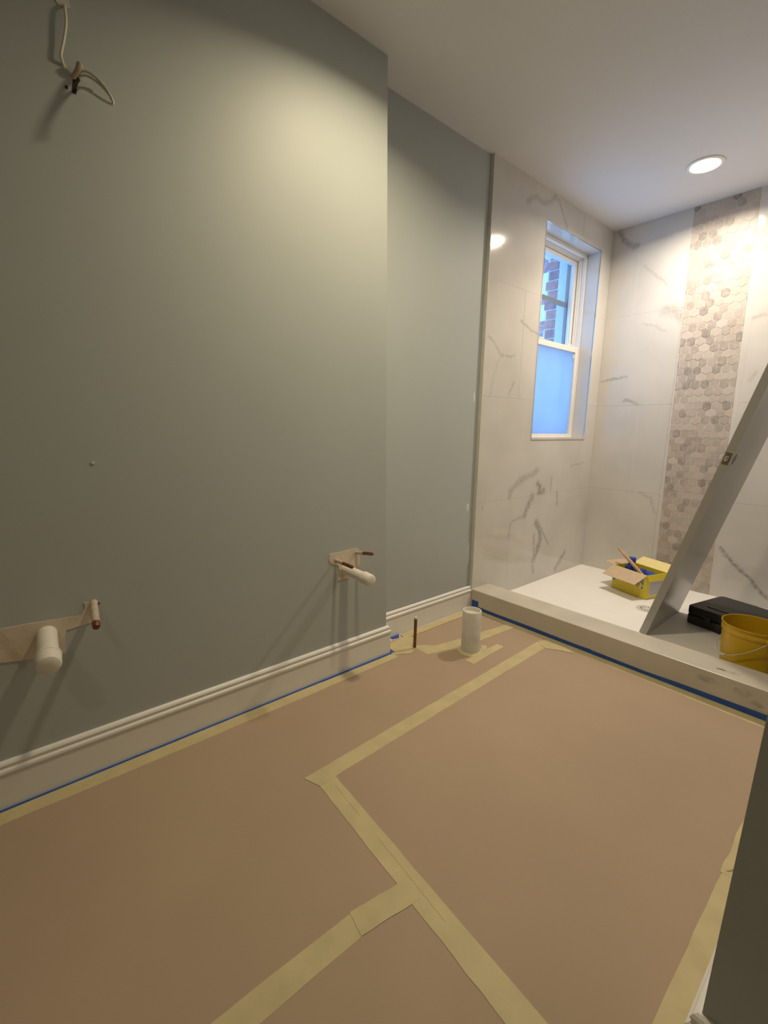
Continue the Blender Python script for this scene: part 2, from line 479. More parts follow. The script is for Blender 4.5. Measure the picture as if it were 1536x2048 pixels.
def minus(r, h):
    """rectangle r minus rectangle h -> rectangles (a0, a1, z0, z1)."""
    if h is None or h[0] >= r[1] or h[1] <= r[0] or h[2] >= r[3] or h[3] <= r[2]:
        return [r]
    out = []
    x0, x1, z0, z1 = r
    i0, i1 = max(x0, h[0]), min(x1, h[1])
    if h[0] > x0: out.append((x0, h[0], z0, z1))
    if h[1] < x1: out.append((h[1], x1, z0, z1))
    if h[2] > z0: out.append((i0, i1, z0, h[2]))
    if h[3] < z1: out.append((i0, i1, h[3], z1))
    return out


def tile_wall(parent, axes, face, back, splits, veins, hole=None):
    for i in range(4):
        xs = splits[i]
        for k in range(len(xs) - 1):
            r = (xs[k] + G, xs[k + 1] - G, ROWS[i] + G, ROWS[i + 1] - G)
            m = MB()
            for (p0, p1, z0, z1) in minus(r, hole):
                if axes == 'yz': m.box(min(face, back), max(face, back), p0, p1, z0, z1)
                else: m.box(p0, p1, min(face, back), max(face, back), z0, z1)
            if not m.v: continue
            sg = segs_in(veins, r)
            mt = marble_mat('marble_tile_veined', axes, sg) if sg else plain_marble[axes]
            m.build('tile', mt, parent)


tile_wall(wsl, 'yz', XT, XT - 0.004, [[YT + 0.002, 2.56, YB], [YT + 0.002, 3.164, YB], [YT + 0.002, 2.56, YB], [YT + 0.002, 3.164, YB]], VL, (WY0, WY1, WZ0, WZ1))
HXL, HXR = 0.412, 0.746
tile_wall(wsb, 'xz', YB, YB + 0.004, [[XT, HXL - 0.016], [XT, 0.195, HXL - 0.016], [XT, HXL - 0.016], [XT, 0.086, HXL - 0.016]], VB)
tile_wall(wsb, 'xz', YB, YB + 0.004, [[HXR + 0.016, XS], [HXR + 0.016, 1.05, XS], [HXR + 0.016, XS], [HXR + 0.016, 1.05, XS]], VB)
tile_wall(wsr, 'yz', XS, XS + 0.004, [[YC, 2.9, YB], [YC, 3.2, YB], [YC, 2.9, YB], [YC, 3.2, YB]], VR)


# hexagon mosaic band (edges run very slightly out of plumb)
def hx_l(z): return 0.428 - 0.0165 * z
def hx_r(z): return 0.758 - 0.0175 * z
HS = 0.0515                     # across flats incl. grout
HR = (HS - 0.0038) / math.sqrt(3)
rowh = HS * math.sqrt(3) / 2
bb = MB().prism([(hx_l(ZP) - 0.004, ZP), (hx_r(ZP) + 0.004, ZP), (hx_r(H) + 0.004, H), (hx_l(H) - 0.004, H)], lambda a, b, t: (a, t, b), YB + 0.0004, YB + 0.004)
bb.build('mosaic_grout', M['hexgrout'], wsb)
# tile slivers on both sides of the band so the marble meets the mosaic
sv = MB().prism([(HXL - 0.0165, ZP), (hx_l(ZP) - 0.004, ZP), (hx_l(H) - 0.004, H), (HXL - 0.0165, H)], lambda a, b, t: (a, t, b), YB + 0.0002, YB + 0.004)
sv.prism([(hx_r(ZP) + 0.004, ZP), (HXR + 0.0165, ZP), (HXR + 0.0165, H), (hx_r(H) + 0.004, H)], lambda a, b, t: (a, t, b), YB + 0.0002, YB + 0.004)
sv.build('tile_edge_strip', plain_marble['xz'], wsb)
cells = []
nrow = int((H - ZP) / rowh) + 2
for j in range(nrow):
    zc = ZP + 0.01 + j * rowh
    for i in range(-1, 9):
        lean = -0.017 * zc
        xc = 0.428 + 0.012 + lean + (i + (0.5 if j % 2 else 0)) * HS
        hexp = [(xc + HR * math.sin(math.pi / 3 * q), zc + HR * math.cos(math.pi / 3 * q)) for q in range(6)]
        kp = [(-1, -0.0165, -0.428), (1, 0.0175, 0.758), (0, 1, H - 0.002), (0, -1, -(ZP + 0.001))]
        pl = clip(hexp, kp)
        if len(pl) < 3: continue
        area = abs(sum(pl[q][0] * pl[(q + 1) % len(pl)][1] - pl[(q + 1) % len(pl)][0] * pl[q][1] for q in range(len(pl)))) / 2
        if area < 8e-5: continue
        # rows at the bottom lie behind the leaning door and show least
        hidden = 1 if (xc > 0.50 + 0.25 * zc and zc < 0.75) else 0
        cells.append((hidden, area, xc, zc, pl, len(pl) == 6 and area > 0.0019))
cells.sort(key=lambda c: (c[0], -round(c[3], 2)))
full_mesh = None
rest = MB()
for n, (hid, area, xc, zc, pl, full) in enumerate(cells):
    jit = random.uniform(-0.0006, 0.0006)
    if n >= 300:
        rest.prism(pl, lambda a, b, t: (a, t, b), YB - 0.001, YB + 0.003)
        continue
    if full and full_mesh:
        o = bpy.data.objects.new('hexagon_tile', full_mesh); COL.objects.link(o); o.parent = wsb
        o.location = (xc, YB + jit, zc)
    else:
        o = MB().prism([(a - xc, b - zc) for a, b in pl], lambda a, b, t: (a, t, b), -0.001, 0.003).build('hexagon_tile', M['hex'], wsb)
        o.location = (xc, YB + jit, zc)
        if full: full_mesh = o.data
if rest.v:
    ro = rest.build('hexagon_tiles', M['hex'], wsb); ro['kind'] = 'stuff'

# metal edge profile where the tile starts
struct(Bx(XR, XT + 0.001, YT - 0.003, YT + 0.002, 0.12, H).build('trim_1', M['metal'], bevel=0.0008), 'brushed metal tile edge strip')

# shower pan with drain
pan = Bx(XT, XS, YC, YB, 0.0, ZP).build('shower_pan', M['pan'])
tag(pan, 'white shower floor pan behind the curb', 'shower pan')
dr = MB().lathe([(0.052, 0.0), (0.056, 0.0), (0.056, 0.0025), (0.050, 0.0035), (0.046, 0.002), (0.0, 0.002)], lambda x, y, z: (0.595 + x, 2.995 + y, ZP + z), 36).build('drain', M['metal'], pan, smooth=True)
for k in range(12):
    a = math.pi * k / 6
    MB().lathe([(0.0045, 0.0), (0.0045, 0.0026), (0, 0.0026)], lambda x, y, z: (0.595 + x + 0.03 * math.cos(a), 2.995 + y + 0.03 * math.sin(a), ZP + z), 8).build('drain_hole', M['dark'], dr)

# curb
curb = Bx(XR + 0.002, XW, YT, YC, 0.0, 0.120).build('shower_curb', M['curb'], bevel=0.004)
tag(curb, 'cream stone curb between paper-covered floor and shower', 'curb')


def blob(cx, cy, rx, ry, n=14, seed=0, j=0.3):
    rr = random.Random(seed)
    return [(cx + rx * math.cos(2 * math.pi * k / n) * (1 + rr.uniform(-j, j)), cy + ry * math.sin(2 * math.pi * k / n) * (1 + rr.uniform(-j, j))) for k in range(n)]


for s, (x, z, rx, rz) in enumerate(((1.10, 0.085, 0.035, 0.013), (1.215, 0.080, 0.03, 0.016), (1.262, 0.055, 0.02, 0.012), (1.275, 0.03, 0.02, 0.008))):
    MB().prism(blob(x, z, rx, rz, seed=s), lambda a, b, t: (a, t, b), YT - 0.0006, YT).build('dirt_smear', M['curbdirt'], curb)
MB().prism(blob(1.13, 2.262, 0.016, 0.004, seed=11), lambda a, b, t: (a, b, t), 0.120, 0.1206).build('dirt_chip', M['dark'], curb)
MB().prism(blob(1.165, 2.265, 0.03, 0.012, seed=12), lambda a, b, t: (a, b, t), 0.120, 0.1204).build('dirt_smear', M['curbdirt'], curb)
MB().prism(blob(0.93, 2.28, 0.004, 0.004, seed=13), lambda a, b, t: (a, b, t), 0.120, 0.1205).build('dirt_chip', M['curbdirt'], curb)

# baseboards -------------------------------------------------------
PROF = [(0, 0), (0.014, 0), (0.014, 0.098), (0.0125, 0.100), (0.0125, 0.1025), (0.0165, 0.105), (0.0175, 0.110), (0.0165, 0.116), (0.012, 0.120), (0.0105, 0.1225), (0.0105, 0.126), (0.0125, 0.128), (0.0125, 0.132), (0.009, 0.137), (0.004, 0.140), (0, 0.140)]


def sweep(stations):
    """stations: functions (a, b) -> point; profile swept through them with mitred corners."""
    n = len(PROF)
    m = MB()
    vs = [st(a, b) for st in stations for a, b in PROF]
    fs = [tuple(range(n)), tuple(range((len(stations) - 1) * n, len(stations) * n))[::-1]]
    for k in range(len(stations) - 1):
        for q in range(n):
            q2 = (q + 1) % n
            fs.append((k * n + q, k * n + q2, (k + 1) * n + q2, (k + 1) * n + q))
    return m.add(vs, fs)


bl = sweep([lambda a, b: (a, -1.35, b), lambda a, b: (a, YS + a, b), lambda a, b: (XR + 0.018, YS + a, b)])
struct(bl.build('baseboard_left', M['trim']), 'white moulded baseboard along the left wall')
struct(MB().prism(PROF, lambda a, b, t: (XR + a + 0.004, t, b), YS + 0.015, YT - 0.001).build('baseboard_recess', M['trim']), 'white moulded baseboard in the recess')
XB = XW - 0.0032
br = sweep([lambda a, b: (XB - a, YT, b), lambda a, b: (XB - a, YE - a, b), lambda a, b: (2.63, YE - a, b)])
struct(br.build('baseboard_right', M['trim']), 'white moulded baseboard around the right wall corner')


# ================================================================== WINDOW
win = struct(empty('window_1', (XT, (WY0 + WY1) / 2, WZ0)), 'white double-hung window with frosted lower sash')


def part(mb, name, m, parent, **k):
    o = mb.build(name, m, None, **k)
    if parent is not None:
        o.parent = parent
        o.matrix_parent_inverse = (Matrix.Translation(parent.location) if parent.type == 'EMPTY' else Matrix.Identity(4)).inverted()
    return o


XF = -0.195
Y0, Y1, Z0, Z1 = WY0, WY1, WZ0, WZ1
part(Bx(XF, XT + 0.0005, Y1, Y1 + 0.0095, Z0 - 0.0095, Z1 + 0.0095), 'reveal_tile', plain_marble['xz'], win)
part(Bx(XF, XT + 0.0005, Y0 - 0.0095, Y0, Z0 - 0.0095, Z1 + 0.0095), 'reveal_tile', plain_marble['xz'], win)
part(Bx(XF, XT + 0.0005, Y0, Y1, Z1, Z1 + 0.0095), 'reveal_tile', plain_marble['yz'], win)
part(Bx(XF, XT + 0.004, Y0, Y1, Z0 - 0.0095, Z0), 'sill', plain_marble['yz'], win)
# polished edge trims of the opening
for args in ((Y1 - 0.002, Y1 + 0.002, Z0, Z1), (Y0 - 0.002, Y0 + 0.002, Z0, Z1), (Y0, Y1, Z1 - 0.002, Z1 + 0.002), (Y0, Y1, Z0 - 0.003, Z0 + 0.001)):
    part(Bx(XT - 0.002, XT + 0.0022, *args), 'edge_trim', M['chrome'], win)


def ring(x0, x1, y0, y1, z0, z1, wl, wr, wb, wt):
    m = MB()
    m.box(x0, x1, y0, y0 + wl, z0, z1); m.box(x0, x1, y1 - wr, y1, z0, z1)
    m.box(x0, x1, y0 + wl, y1 - wr, z0, z0 + wb); m.box(x0, x1, y0 + wl, y1 - wr, z1 - wt, z1)
    return m


fr = part(ring(-0.225, XF, Y0, Y1, Z0, Z1, 0.014, 0.014, 0.008, 0.022), 'frame', M['vinyl'], win, bevel=0.002)
part(ring(-0.30, -0.225, Y0, Y1, Z0, Z1, 0.026, 0.026, 0.012, 0.03), 'jamb_liner', M['vinyl'], win, bevel=0.002)
part(ring(-0.243, -0.236, Y0 + 0.02, Y1 - 0.02, 1.64, Z1 - 0.022, 0.014, 0.014, 0.001, 0.016), 'parting_stop', M['vinyl'], win)
# lower sash (frosted)
lsash = part(ring(-0.228, -0.199, Y0 + 0.004, Y1 - 0.006, Z0 + 0.003, 1.652, 0.042, 0.042, 0.024, 0.036), 'lower_sash', M['vinyl'], win, bevel=0.003)
part(Bx(-0.216, -0.211, Y0 + 0.04, Y1 - 0.042, Z0 + 0.024, 1.62), 'pane', M['frosted'], lsash)
lk = MB().tube([(-0.198, Y1 - 0.075, 1.575), (-0.198, Y1 - 0.075, 1.600)], 0.006, 8)
part(lk, 'tilt_latch', M['vinyl'], lsash)
for yy in (2.93, 3.30):
    part(Bx(-0.224, -0.200, yy - 0.03, yy + 0.03, 1.652, 1.666), 'sash_lock', M['vinyl'], lsash, bevel=0.005)
# upper sash (clear)
usash = part(ring(-0.282, -0.250, Y0 + 0.02, Y1 - 0.02, 1.612, Z1 - 0.026, 0.043, 0.043, 0.04, 0.036), 'upper_sash', M['vinyl'], win, bevel=0.003)
part(Bx(-0.268, -0.264, Y0 + 0.06, Y1 - 0.06, 1.65, Z1 - 0.06), 'pane', M['glass'], usash)
# storm frame outside
st = part(ring(-0.325, -0.305, Y0 + 0.012, Y1 - 0.012, Z0, Z1 - 0.004, 0.02, 0.02, 0.02, 0.02), 'storm_frame', M['storm'], win)
part(Bx(-0.322, -0.306, Y0 + 0.032, Y1 - 0.032, 1.945, 1.975), 'storm_rail', M['storm'], st)
# outer white casing jambs
part(ring(-0.395, -0.328, Y0 - 0.004, Y1 + 0.004, Z0 - 0.02, Z1 + 0.03, 0.02, 0.02, 0.02, 0.03), 'outer_casing', M['outwhite'], win)

# brick skin of the house outside with the far jamb built brick by brick
ext = MB()
ex0, ex1 = -0.512, -0.3605
yj0, yj1 = Y0 - 0.03, Y1 + 0.022
ext.box(ex0, ex1, 1.2, yj0, -0.3, 3.0); ext.box(ex0, ex1, yj1, 4.6, -0.3, 3.0)
ext.box(ex0, ex1, yj0, yj1, -0.3, Z0 - 0.03); ext.box(ex0, ex1, yj0, yj1, Z1 + 0.05, 3.0)
we_ = struct(ext.build('wall_outside', M['mortar']), 'red brick outer wall seen through the window')
zc = 0.93; k = 0
while zc < 2.36:
    cut = -0.418 if k % 2 else -0.5
    for (p, q) in ((ex0 - 0.004, cut - 0.005), (cut + 0.005, -0.396)):
        if q - p < 0.02: continue
        MB().box(p, q, yj1 - 0.008, yj1 + 0.09, zc, zc + 0.058).build('brick', M['brick_red'] if (k * 7 + int(q * 100)) % 3 else M['brick_dark'], we_)
    zc += 0.0693; k += 1

# neighbouring house across the light well
nb = empty('neighbour_house', (-1.8, 5.2, 0))
tag(nb, 'dark brick neighbouring house with pale corner stones beyond the window', 'building')
part(Bx(-3.4, -1.2, 5.215, 5.5, -0.3, 4.2), 'wall', M['mortar'], nb)
zc = 1.35; k = 0
pale = ((2.326, 2.521), (2.60, 2.835))
bmesh_ = None
while zc < 3.3:
    if not any(zc + 0.03 > a and zc + 0.03 < b for a, b in pale):
        for i in range(4):
            xx = -2.12 + i * 0.215 + (0.107 if k % 2 else 0)
            if bmesh_ is None:
                o = MB().box(0, 0.203, 0, 0.05, 0, 0.06).build('brick', M['brick_dark'])
                bmesh_ = o.data
            else:
                o = bpy.data.objects.new('brick', bmesh_); COL.objects.link(o)
            o.parent = nb; o.location = (xx + 1.8, 0.004, zc)
    zc += 0.072; k += 1
for a, b in pale:
    part(Bx(-2.2, -1.15, 5.19, 5.3, a, b - 0.012), 'corner_stone', M['stone'], nb, bevel=0.008)


# ================================================================== LIGHTS
def recessed_light(x, y, watts, color, label, spread=150):
    root = empty('recessed_light', (x, y, H))
    tag(root, label, 'light', 'recessed ceiling lights')
    t = MB().lathe([(0.066, 0.0), (0.084, 0.0), (0.086, -0.002), (0.082, -0.006), (0.070, -0.007), (0.066, -0.004)], lambda a, b, c: (x + a, y + b, H + c), 48, close=True)
    part(t, 'trim_ring', M['trim'], root, smooth=True)
    ln = MB().lathe([(0.066, -0.003), (0.0, -0.0032)], lambda a, b, c: (x + a, y + b, H + c), 32)
    part(ln, 'lens', emit_mat('lamp_lens', color, watts * 1.2), root)
    ld = bpy.data.lights.new('downlight_led', 'AREA')
    ld.shape = 'DISK'; ld.size = 0.12; ld.energy = watts; ld.color = color
    ld.spread = math.radians(spread)
    lo = bpy.data.objects.new('downlight_led', ld); COL.objects.link(lo)
    lo.location = (0, 0, -0.006); lo.parent = root
    return root


recessed_light(0.571, 3.098, SHOWER_LAMP, SHOWER_COLOR, 'glowing round recessed ceiling light over the shower', 158)
recessed_light(0.54, 1.27, ROOM_LAMP, ROOM_COLOR, 'round recessed ceiling light over the papered floor')
recessed_light(1.55, -0.75, ENTRY_FILL, ROOM_COLOR, 'added dim fill light behind the camera, shaped as a round recessed light')  # unseen fill light added to brighten the left wall and right corner


# ================================================================== FLOOR COVERING
def flat(poly, z0, z1, name, m, parent=None):
    return MB().prism(poly, lambda a, b, t: (a, b, t), z0, z1).build(name, m, parent)


SA = 0.455
PG = 'brown paper sheets on the floor'
tag(flat([(0.03, -1.3), (0.886, -1.3), (0.886, 0.757), (SA, 0.757), (SA - 0.02, 2.165), (-0.075, 2.165), (-0.075, 1.50), (0.03, 1.48)], 0.0005, 0.0022, 'paper_sheet', M['paper']), 'brown paper sheet along the left wall and around the white pipe', 'paper', PG)
tag(flat([(SA + 0.001, 0.758), (1.392, 0.758), (1.372, 2.165), (SA - 0.019, 2.165)], 0.0005, 0.0022, 'paper_sheet', M['paper']), 'large brown paper sheet in front of the shower curb', 'paper', PG)
tag(flat([(0.887, -1.3), (2.5, -1.3), (2.5, 0.70), (1.392, 0.70), (1.392, 0.757), (0.887, 0.757)], 0.0005, 0.0022, 'paper_sheet', M['paper']), 'brown paper sheet nearest the camera, bordered by two tape strips', 'paper', PG)


def rough_strip(a, b, w0, w1, n=24, seed=1, j=0.0012):
    """strip polygon from a to b with slightly uneven edges."""
    rr = random.Random(seed)
    a, b = Vector(a), Vector(b)
    d = (b - a).normalized(); nrm = Vector((-d.y, d.x))
    L, R = [], []
    for k in range(n + 1):
        t = k / n
        p = a.lerp(b, t); w = (w0 + (w1 - w0) * t) / 2
        L.append(tuple(p + nrm * (w + rr.uniform(-j, j)))); R.append(tuple(p - nrm * (w + rr.uniform(-j, j))))
    return R + L[::-1]


TG = 'masking tape strips on the brown paper'


def tape(poly, label, lvl=0):
    z = 0.0023 + 0.0004 * lvl
    return tag(flat(poly, z, z + 0.0004, 'masking_tape', M['tape']), label, 'tape', TG)


tape(rough_strip((0.470, 0.80), (0.428, 2.12), 0.056, 0.058, seed=1) , 'long masking tape strip running from the paper corner to the curb', 0)
tape([(0.445, 0.727), (0.500, 0.748), (0.500, 0.83), (0.442, 0.84)], 'masking tape end folded at the corner of two paper strips', 2)
strip_b = tape(rough_strip((0.495, 0.778), (1.39, 0.725), 0.058, 0.062, seed=2), 'masking tape strip crossing towards the lower right wall', 1)
for cr_pts in ([(0.53, 0.786), (0.60, 0.780), (0.66, 0.777)], [(0.74, 0.772), (0.90, 0.760), (1.00, 0.752)]):
    MB().tube(smooth_path([(a, b, 0.0030) for a, b in cr_pts], 6), 0.0009, 6).build('crease', M['tape'], strip_b, smooth=True)
tape(rough_strip((0.903, 0.750), (0.877, 0.598), 0.056, 0.055, n=6, seed=3), 'short masking tape piece joining two crossing strips', 2)
tape(rough_strip((0.880, 0.628), (0.832, -1.2), 0.055, 0.056, seed=4), 'masking tape strip leading to the bottom edge near the camera', 0)
tape(rough_strip((0.048, -1.3), (0.050, 1.06), 0.052, 0.052, seed=5), 'long masking tape strip beside the left baseboard', 0)
tape(rough_strip((0.052, 0.98), (0.050, 1.46), 0.044, 0.040, n=8, seed=6), 'masking tape piece before the wall step', 1)
tape([(-0.058, 1.50), (-0.02, 1.462), (0.040, 1.455), (0.082, 1.53), (0.060, 1.592), (-0.02, 1.655), (-0.070, 1.650)], 'patch of masking tape around the copper riser', 2)
tape(rough_strip((-0.072, 1.62), (-0.070, 2.19), 0.052, 0.05, n=12, seed=7), 'masking tape strip beside the recess baseboard', 3)
tape([(0.04, 1.600), (0.075, 1.586), (0.14, 1.582), (0.160, 1.66), (0.180, 1.74), (0.178, 1.85), (0.128, 1.83), (0.10, 1.68), (0.06, 1.64)], 'masking tape strip left of the white pipe', 0)
tape([(0.205, 1.82), (0.21, 1.93), (0.228, 2.18), (0.180, 2.18), (0.150, 1.99), (0.14, 1.80)], 'masking tape strip from the white pipe to the curb', 1)
tape(rough_strip((0.312, 1.682), (0.304, 1.935), 0.048, 0.040, n=5, seed=8), 'short masking tape patch right of the white pipe', 1)
tape([(0.27, 1.80), (0.235, 1.86), (0.265, 1.875), (0.292, 1.84)], 'tiny masking tape scrap at the foot of the white pipe', 2)
tape(rough_strip((-0.10, 2.190), (XW - 0.02, 2.178), 0.040, 0.060, n=40, seed=9, j=0.002), 'long masking tape strip along the foot of the curb', 0)
tape([(0.396, 2.128), (0.44, 2.09), (0.470, 2.085), (0.51, 2.115), (0.58, 2.145), (0.53, 2.17), (0.42, 2.165)], 'ragged masking tape end at the foot of the curb', 3)
tape(rough_strip((1.386, 0.90), (1.384, 1.40), 0.054, 0.052, n=12, seed=10), 'masking tape strip beside the right wall, near half', 1)
tape(rough_strip((1.382, 1.36), (1.37, 2.15), 0.054, 0.044, n=20, seed=12, j=0.003), 'masking tape strip beside the right wall, far half', 2)
# folded wrinkle on the right strip
tag(MB().tube(smooth_path([(1.364, 1.372, 0.0034), (1.374, 1.39, 0.0045), (1.384, 1.46, 0.004), (1.386, 1.50, 0.0032)], 5), [0.0012] + [0.0024] * 14 + [0.001], 6).build('tape_wrinkle', M['tape'], smooth=True), 'raised wrinkle in the tape beside the right wall', 'tape')

# blue painter's tape
BG = 'blue tape strips'
def btape(o, label): return tag(o, label, 'tape', BG)
btape(flat([(0.0145, -1.3), (0.023, -1.3), (0.024, 1.455), (0.0145, 1.455)], 0.0005, 0.0030, 'blue_tape', M['blue']), 'thin blue tape line along the left baseboard')
btape(flat([(0.018, 1.455), (0.024, 1.476), (-0.012, 1.480), (-0.012, 1.4575)], 0.0005, 0.0046, 'blue_tape', M['blue']), 'small blue tape corner at the foot of the wall step')
btape(flat([(-0.1035, 1.56), (-0.085, 1.56), (-0.080, 1.60), (-0.1035, 1.62)], 0.0005, 0.0046, 'blue_tape', M['blue']), 'small blue tape end beside the recess baseboard')
cb = MB().prism([(-0.096, 0.004), (0.62, 0.003), (0.63, 0.0245), (0.56, 0.022), (0.30, 0.024), (0.05, 0.022), (-0.048, 0.024), (-0.048, 0.056), (-0.096, 0.056)], lambda a, b, t: (a, t, b), YT - 0.0007, YT - 0.0001)
btape(cb.build('blue_tape', M['blue']), 'blue tape on the curb face, half nearest the recess')
cb = MB().prism([(0.61, 0.003), (1.41, 0.004), (1.41, 0.030), (1.0, 0.024), (0.88, 0.019), (0.61, 0.0225)], lambda a, b, t: (a, t, b), YT - 0.0012, YT - 0.0007)
btape(cb.build('blue_tape', M['blue']), 'blue tape on the curb face, half nearest the right wall')


# ================================================================== PLUMBING
def patch(poly, parent, x=0.0, name='bare_patch', m=None, th=0.0022, sub=2):
    """irregular skim-coat patch standing slightly proud of a wall plane."""
    rr = random.Random(len(poly))
    pts = []
    n = len(poly)
    for i in range(n):
        a, b = Vector(poly[i]), Vector(poly[(i + 1) % n])
        for k in range(sub):
            p = a.lerp(b, k / sub)
            if k: p += Vector((rr.uniform(-0.002, 0.002), rr.uniform(-0.002, 0.002)))
            pts.append(tuple(p))
    return MB().prism(pts, lambda a, b, t: (t, a, b), x - 0.001, x + th).build(name, m or M['plaster'], parent)


P1 = [(-0.02, 0.52), (0.026, 0.52), (0.073, 0.52), (0.114, 0.519), (0.153, 0.517), (0.195, 0.514), (0.253, 0.51), (0.264, 0.528), (0.264, 0.547), (0.277, 0.544), (0.284, 0.539), (0.297, 0.545), (0.298, 0.504), (0.279, 0.482), (0.244, 0.479), (0.216, 0.476), (0.211, 0.465), (0.21, 0.419), (0.206, 0.408), (0.182, 0.409), (0.137, 0.414), (0.063, 0.426), (0.017, 0.433), (-0.02, 0.433)]
P2 = [(1.122, 0.545), (1.167, 0.546), (1.207, 0.548), (1.259, 0.549), (1.274, 0.544), (1.28, 0.496), (1.277, 0.475), (1.266, 0.463), (1.24, 0.447), (1.218, 0.421), (1.185, 0.425), (1.163, 0.423), (1.174, 0.437), (1.164, 0.49), (1.148, 0.493), (1.127, 0.506), (1.117, 0.523)]
patch(P1, wl)
patch(P2, wl)
patch(blob(0.345 + 0.012, 2.072, 0.016, 0.014, seed=3), wl, m=M['spackle'])
patch(blob(0.322, 0.952, 0.006, 0.004, seed=4), wl, m=M['spackle'], name='spackle_dab')
patch(blob(2.153, 0.619, 0.013, 0.024, seed=5, j=0.15), wr, XR, 'spackle_dab', M['spackle'], 0.001)
patch(blob(2.161, 1.235, 0.010, 0.026, seed=6, j=0.2), wr, XR, 'spackle_dab', M['spackle'], 0.001)
patch(blob(2.180, 0.34, 0.010, 0.07, seed=8, j=0.2), wr, XR, 'spackle_dab', M['spackle'], 0.001)
for (y, z, s) in ((0.187, 0.484, 21), (0.296, 0.536, 22)):
    MB().prism(blob(y, z, 0.007, 0.004, 9, s), lambda a, b, t: (t, a, b), 0.0018, 0.0026).build('chip', M['dark'], wl)


def sink_drain(a, b, r, label):
    a, b = Vector(a), Vector(b)
    d = (b - a).normalized()
    root = empty('sink_drain', tuple(a))
    tag(root, label, 'pipe', 'capped sink drain stubs')
    part(MB().tube([a - d * 0.02, b - d * 0.03], r, 28), 'pipe', M['pvc'], root, smooth=True)
    c = MB().tube([b - d * 0.052, b - d * 0.050, b - d * 0.044, b - d * 0.043, b - d * 0.012, b - d * 0.005, b - d * 0.001, b],
                  [r * 1.05, r * 1.24, r * 1.24, r * 1.17, r * 1.17, r * 1.08, r * 0.8, r * 0.3], 28)
    part(c, 'cap', M['pvc'], root, smooth=True)


sink_drain((0, 0.170, 0.477), (0.165, 0.159, 0.452), 0.0245, 'large white capped drain stub at the left edge of the wall')
sink_drain((0, 1.198, 0.468), (0.185, 1.199, 0.463), 0.0215, 'small white capped drain stub near the wall step')


def stub(pts, r, label, split=0.45, m2='copper'):
    pts = [Vector(p) for p in pts]
    root = empty('supply_stub', tuple(pts[0]))
    tag(root, label, 'pipe', 'copper water supply stubs')
    mid = pts[0].lerp(pts[-1], split)
    d = (pts[-1] - pts[0]).normalized()
    part(MB().tube([pts[0] - d * 0.02, mid], r * 1.0, 16), 'sleeve', M['painted_copper'], root, smooth=True)
    part(MB().tube([mid - d * 0.002, pts[-1] - d * 0.006, pts[-1] - d * 0.002, pts[-1]], [r * 0.98, r * 0.98, r * 0.85, r * 0.4], 16), 'copper_end', M[m2], root, smooth=True)


stub([(0, 1.152, 0.515), (0.118, 1.154, 0.512)], 0.0075, 'lower dark copper stub left above the small drain')
stub([(0, 1.258, 0.530), (0.105, 1.268, 0.545)], 0.0075, 'upper dark copper stub pointing at the wall step')
stub([(0, 0.288, 0.540), (0.105, 0.276, 0.503)], 0.0105, 'paint-covered copper stub right of the large drain', 0.8)
stub([(0, 0.058, 0.537), (0.10, 0.056, 0.525)], 0.0095, 'copper stub cut by the left edge of the picture', 0.7)

# toilet drain pipe rising from the floor
tp = MB().lathe([(0.0385, 0.0), (0.0445, 0.0), (0.0445, 0.2125), (0.0437, 0.2135), (0.0393, 0.2135), (0.0385, 0.2125)], lambda x, y, z: (0.245 + x, 1.77 + y, z), 48, close=True)
root = empty('floor_drain_pipe', (0.245, 1.77, 0))
tag(root, 'thick upright white pipe standing in the papered floor', 'pipe')
part(tp, 'pipe', M['pvcgrey'], root, smooth=True)
part(MB().lathe([(0.0385, 0.190), (0.0385, 0.196), (0.02, 0.1965), (0.0, 0.195)], lambda x, y, z: (0.245 + x, 1.77 + y, z), 48), 'plug', M['plaster'], root, smooth=True)
rg = MB().lathe([(0.0447, 0.0028), (0.060, 0.0028), (0.0600, 0.0036), (0.0447, 0.012)], lambda x, y, z: (0.245 + x, 1.77 + y, z), 48, close=True)
part(rg, 'tape_collar', M['tape'], root, smooth=True)

# copper riser
root = empty('copper_riser', (0.058, 1.576, 0))
tag(root, 'thin upright copper pipe at the wall step', 'pipe')
part(MB().tube([(0.058, 1.576, 0.0), (0.0595, 1.577, 0.160)], 0.0078, 16), 'pipe', M['copper'], root, smooth=True)
part(MB().tube([(0.0594, 1.577, 0.158), (0.0595, 1.577, 0.166), (0.0595, 1.577, 0.168)], [0.0082, 0.0082, 0.005], 16), 'cap', M['pvcgrey'], root, smooth=True)
part(MB().tube([(0.058, 1.576, 0.003), (0.058, 1.576, 0.010)], [0.012, 0.0082], 14), 'tape_collar', M['tape'], root, smooth=True)

# ================================================================== WIRING
o = MB().tube(smooth_path([(-0.005, 0.358, 2.066), (0.012, 0.357, 2.055), (0.016, 0.356, 2.02), (0.014, 0.349, 1.985), (0.012, 0.340, 1.95), (0.008, 0.341, 1.940), (-0.004, 0.348, 1.928)], 6), 0.0034, 8).build('hanging_cable', M['wire'], smooth=True)
tag(o, 'white cable hanging down the upper left wall', 'cable')
root = empty('wire_bundle', (0, 0.365, 1.92))
tag(root, 'white looped wires poking from a hole in the upper left wall', 'cable')
part(MB().prism([(0.357, 1.880), (0.366, 1.880), (0.372, 1.905), (0.378, 1.915), (0.372, 1.925), (0.362, 1.912)], lambda a, b, t: (t, a, b), -0.001, 0.0010), 'wall_hole', M['dark'], root)
part(MB().prism([(0.343, 1.884), (0.349, 1.884), (0.349, 1.891), (0.343, 1.890)], lambda a, b, t: (t, a, b), -0.001, 0.0010), 'wall_hole', M['dark'], root)
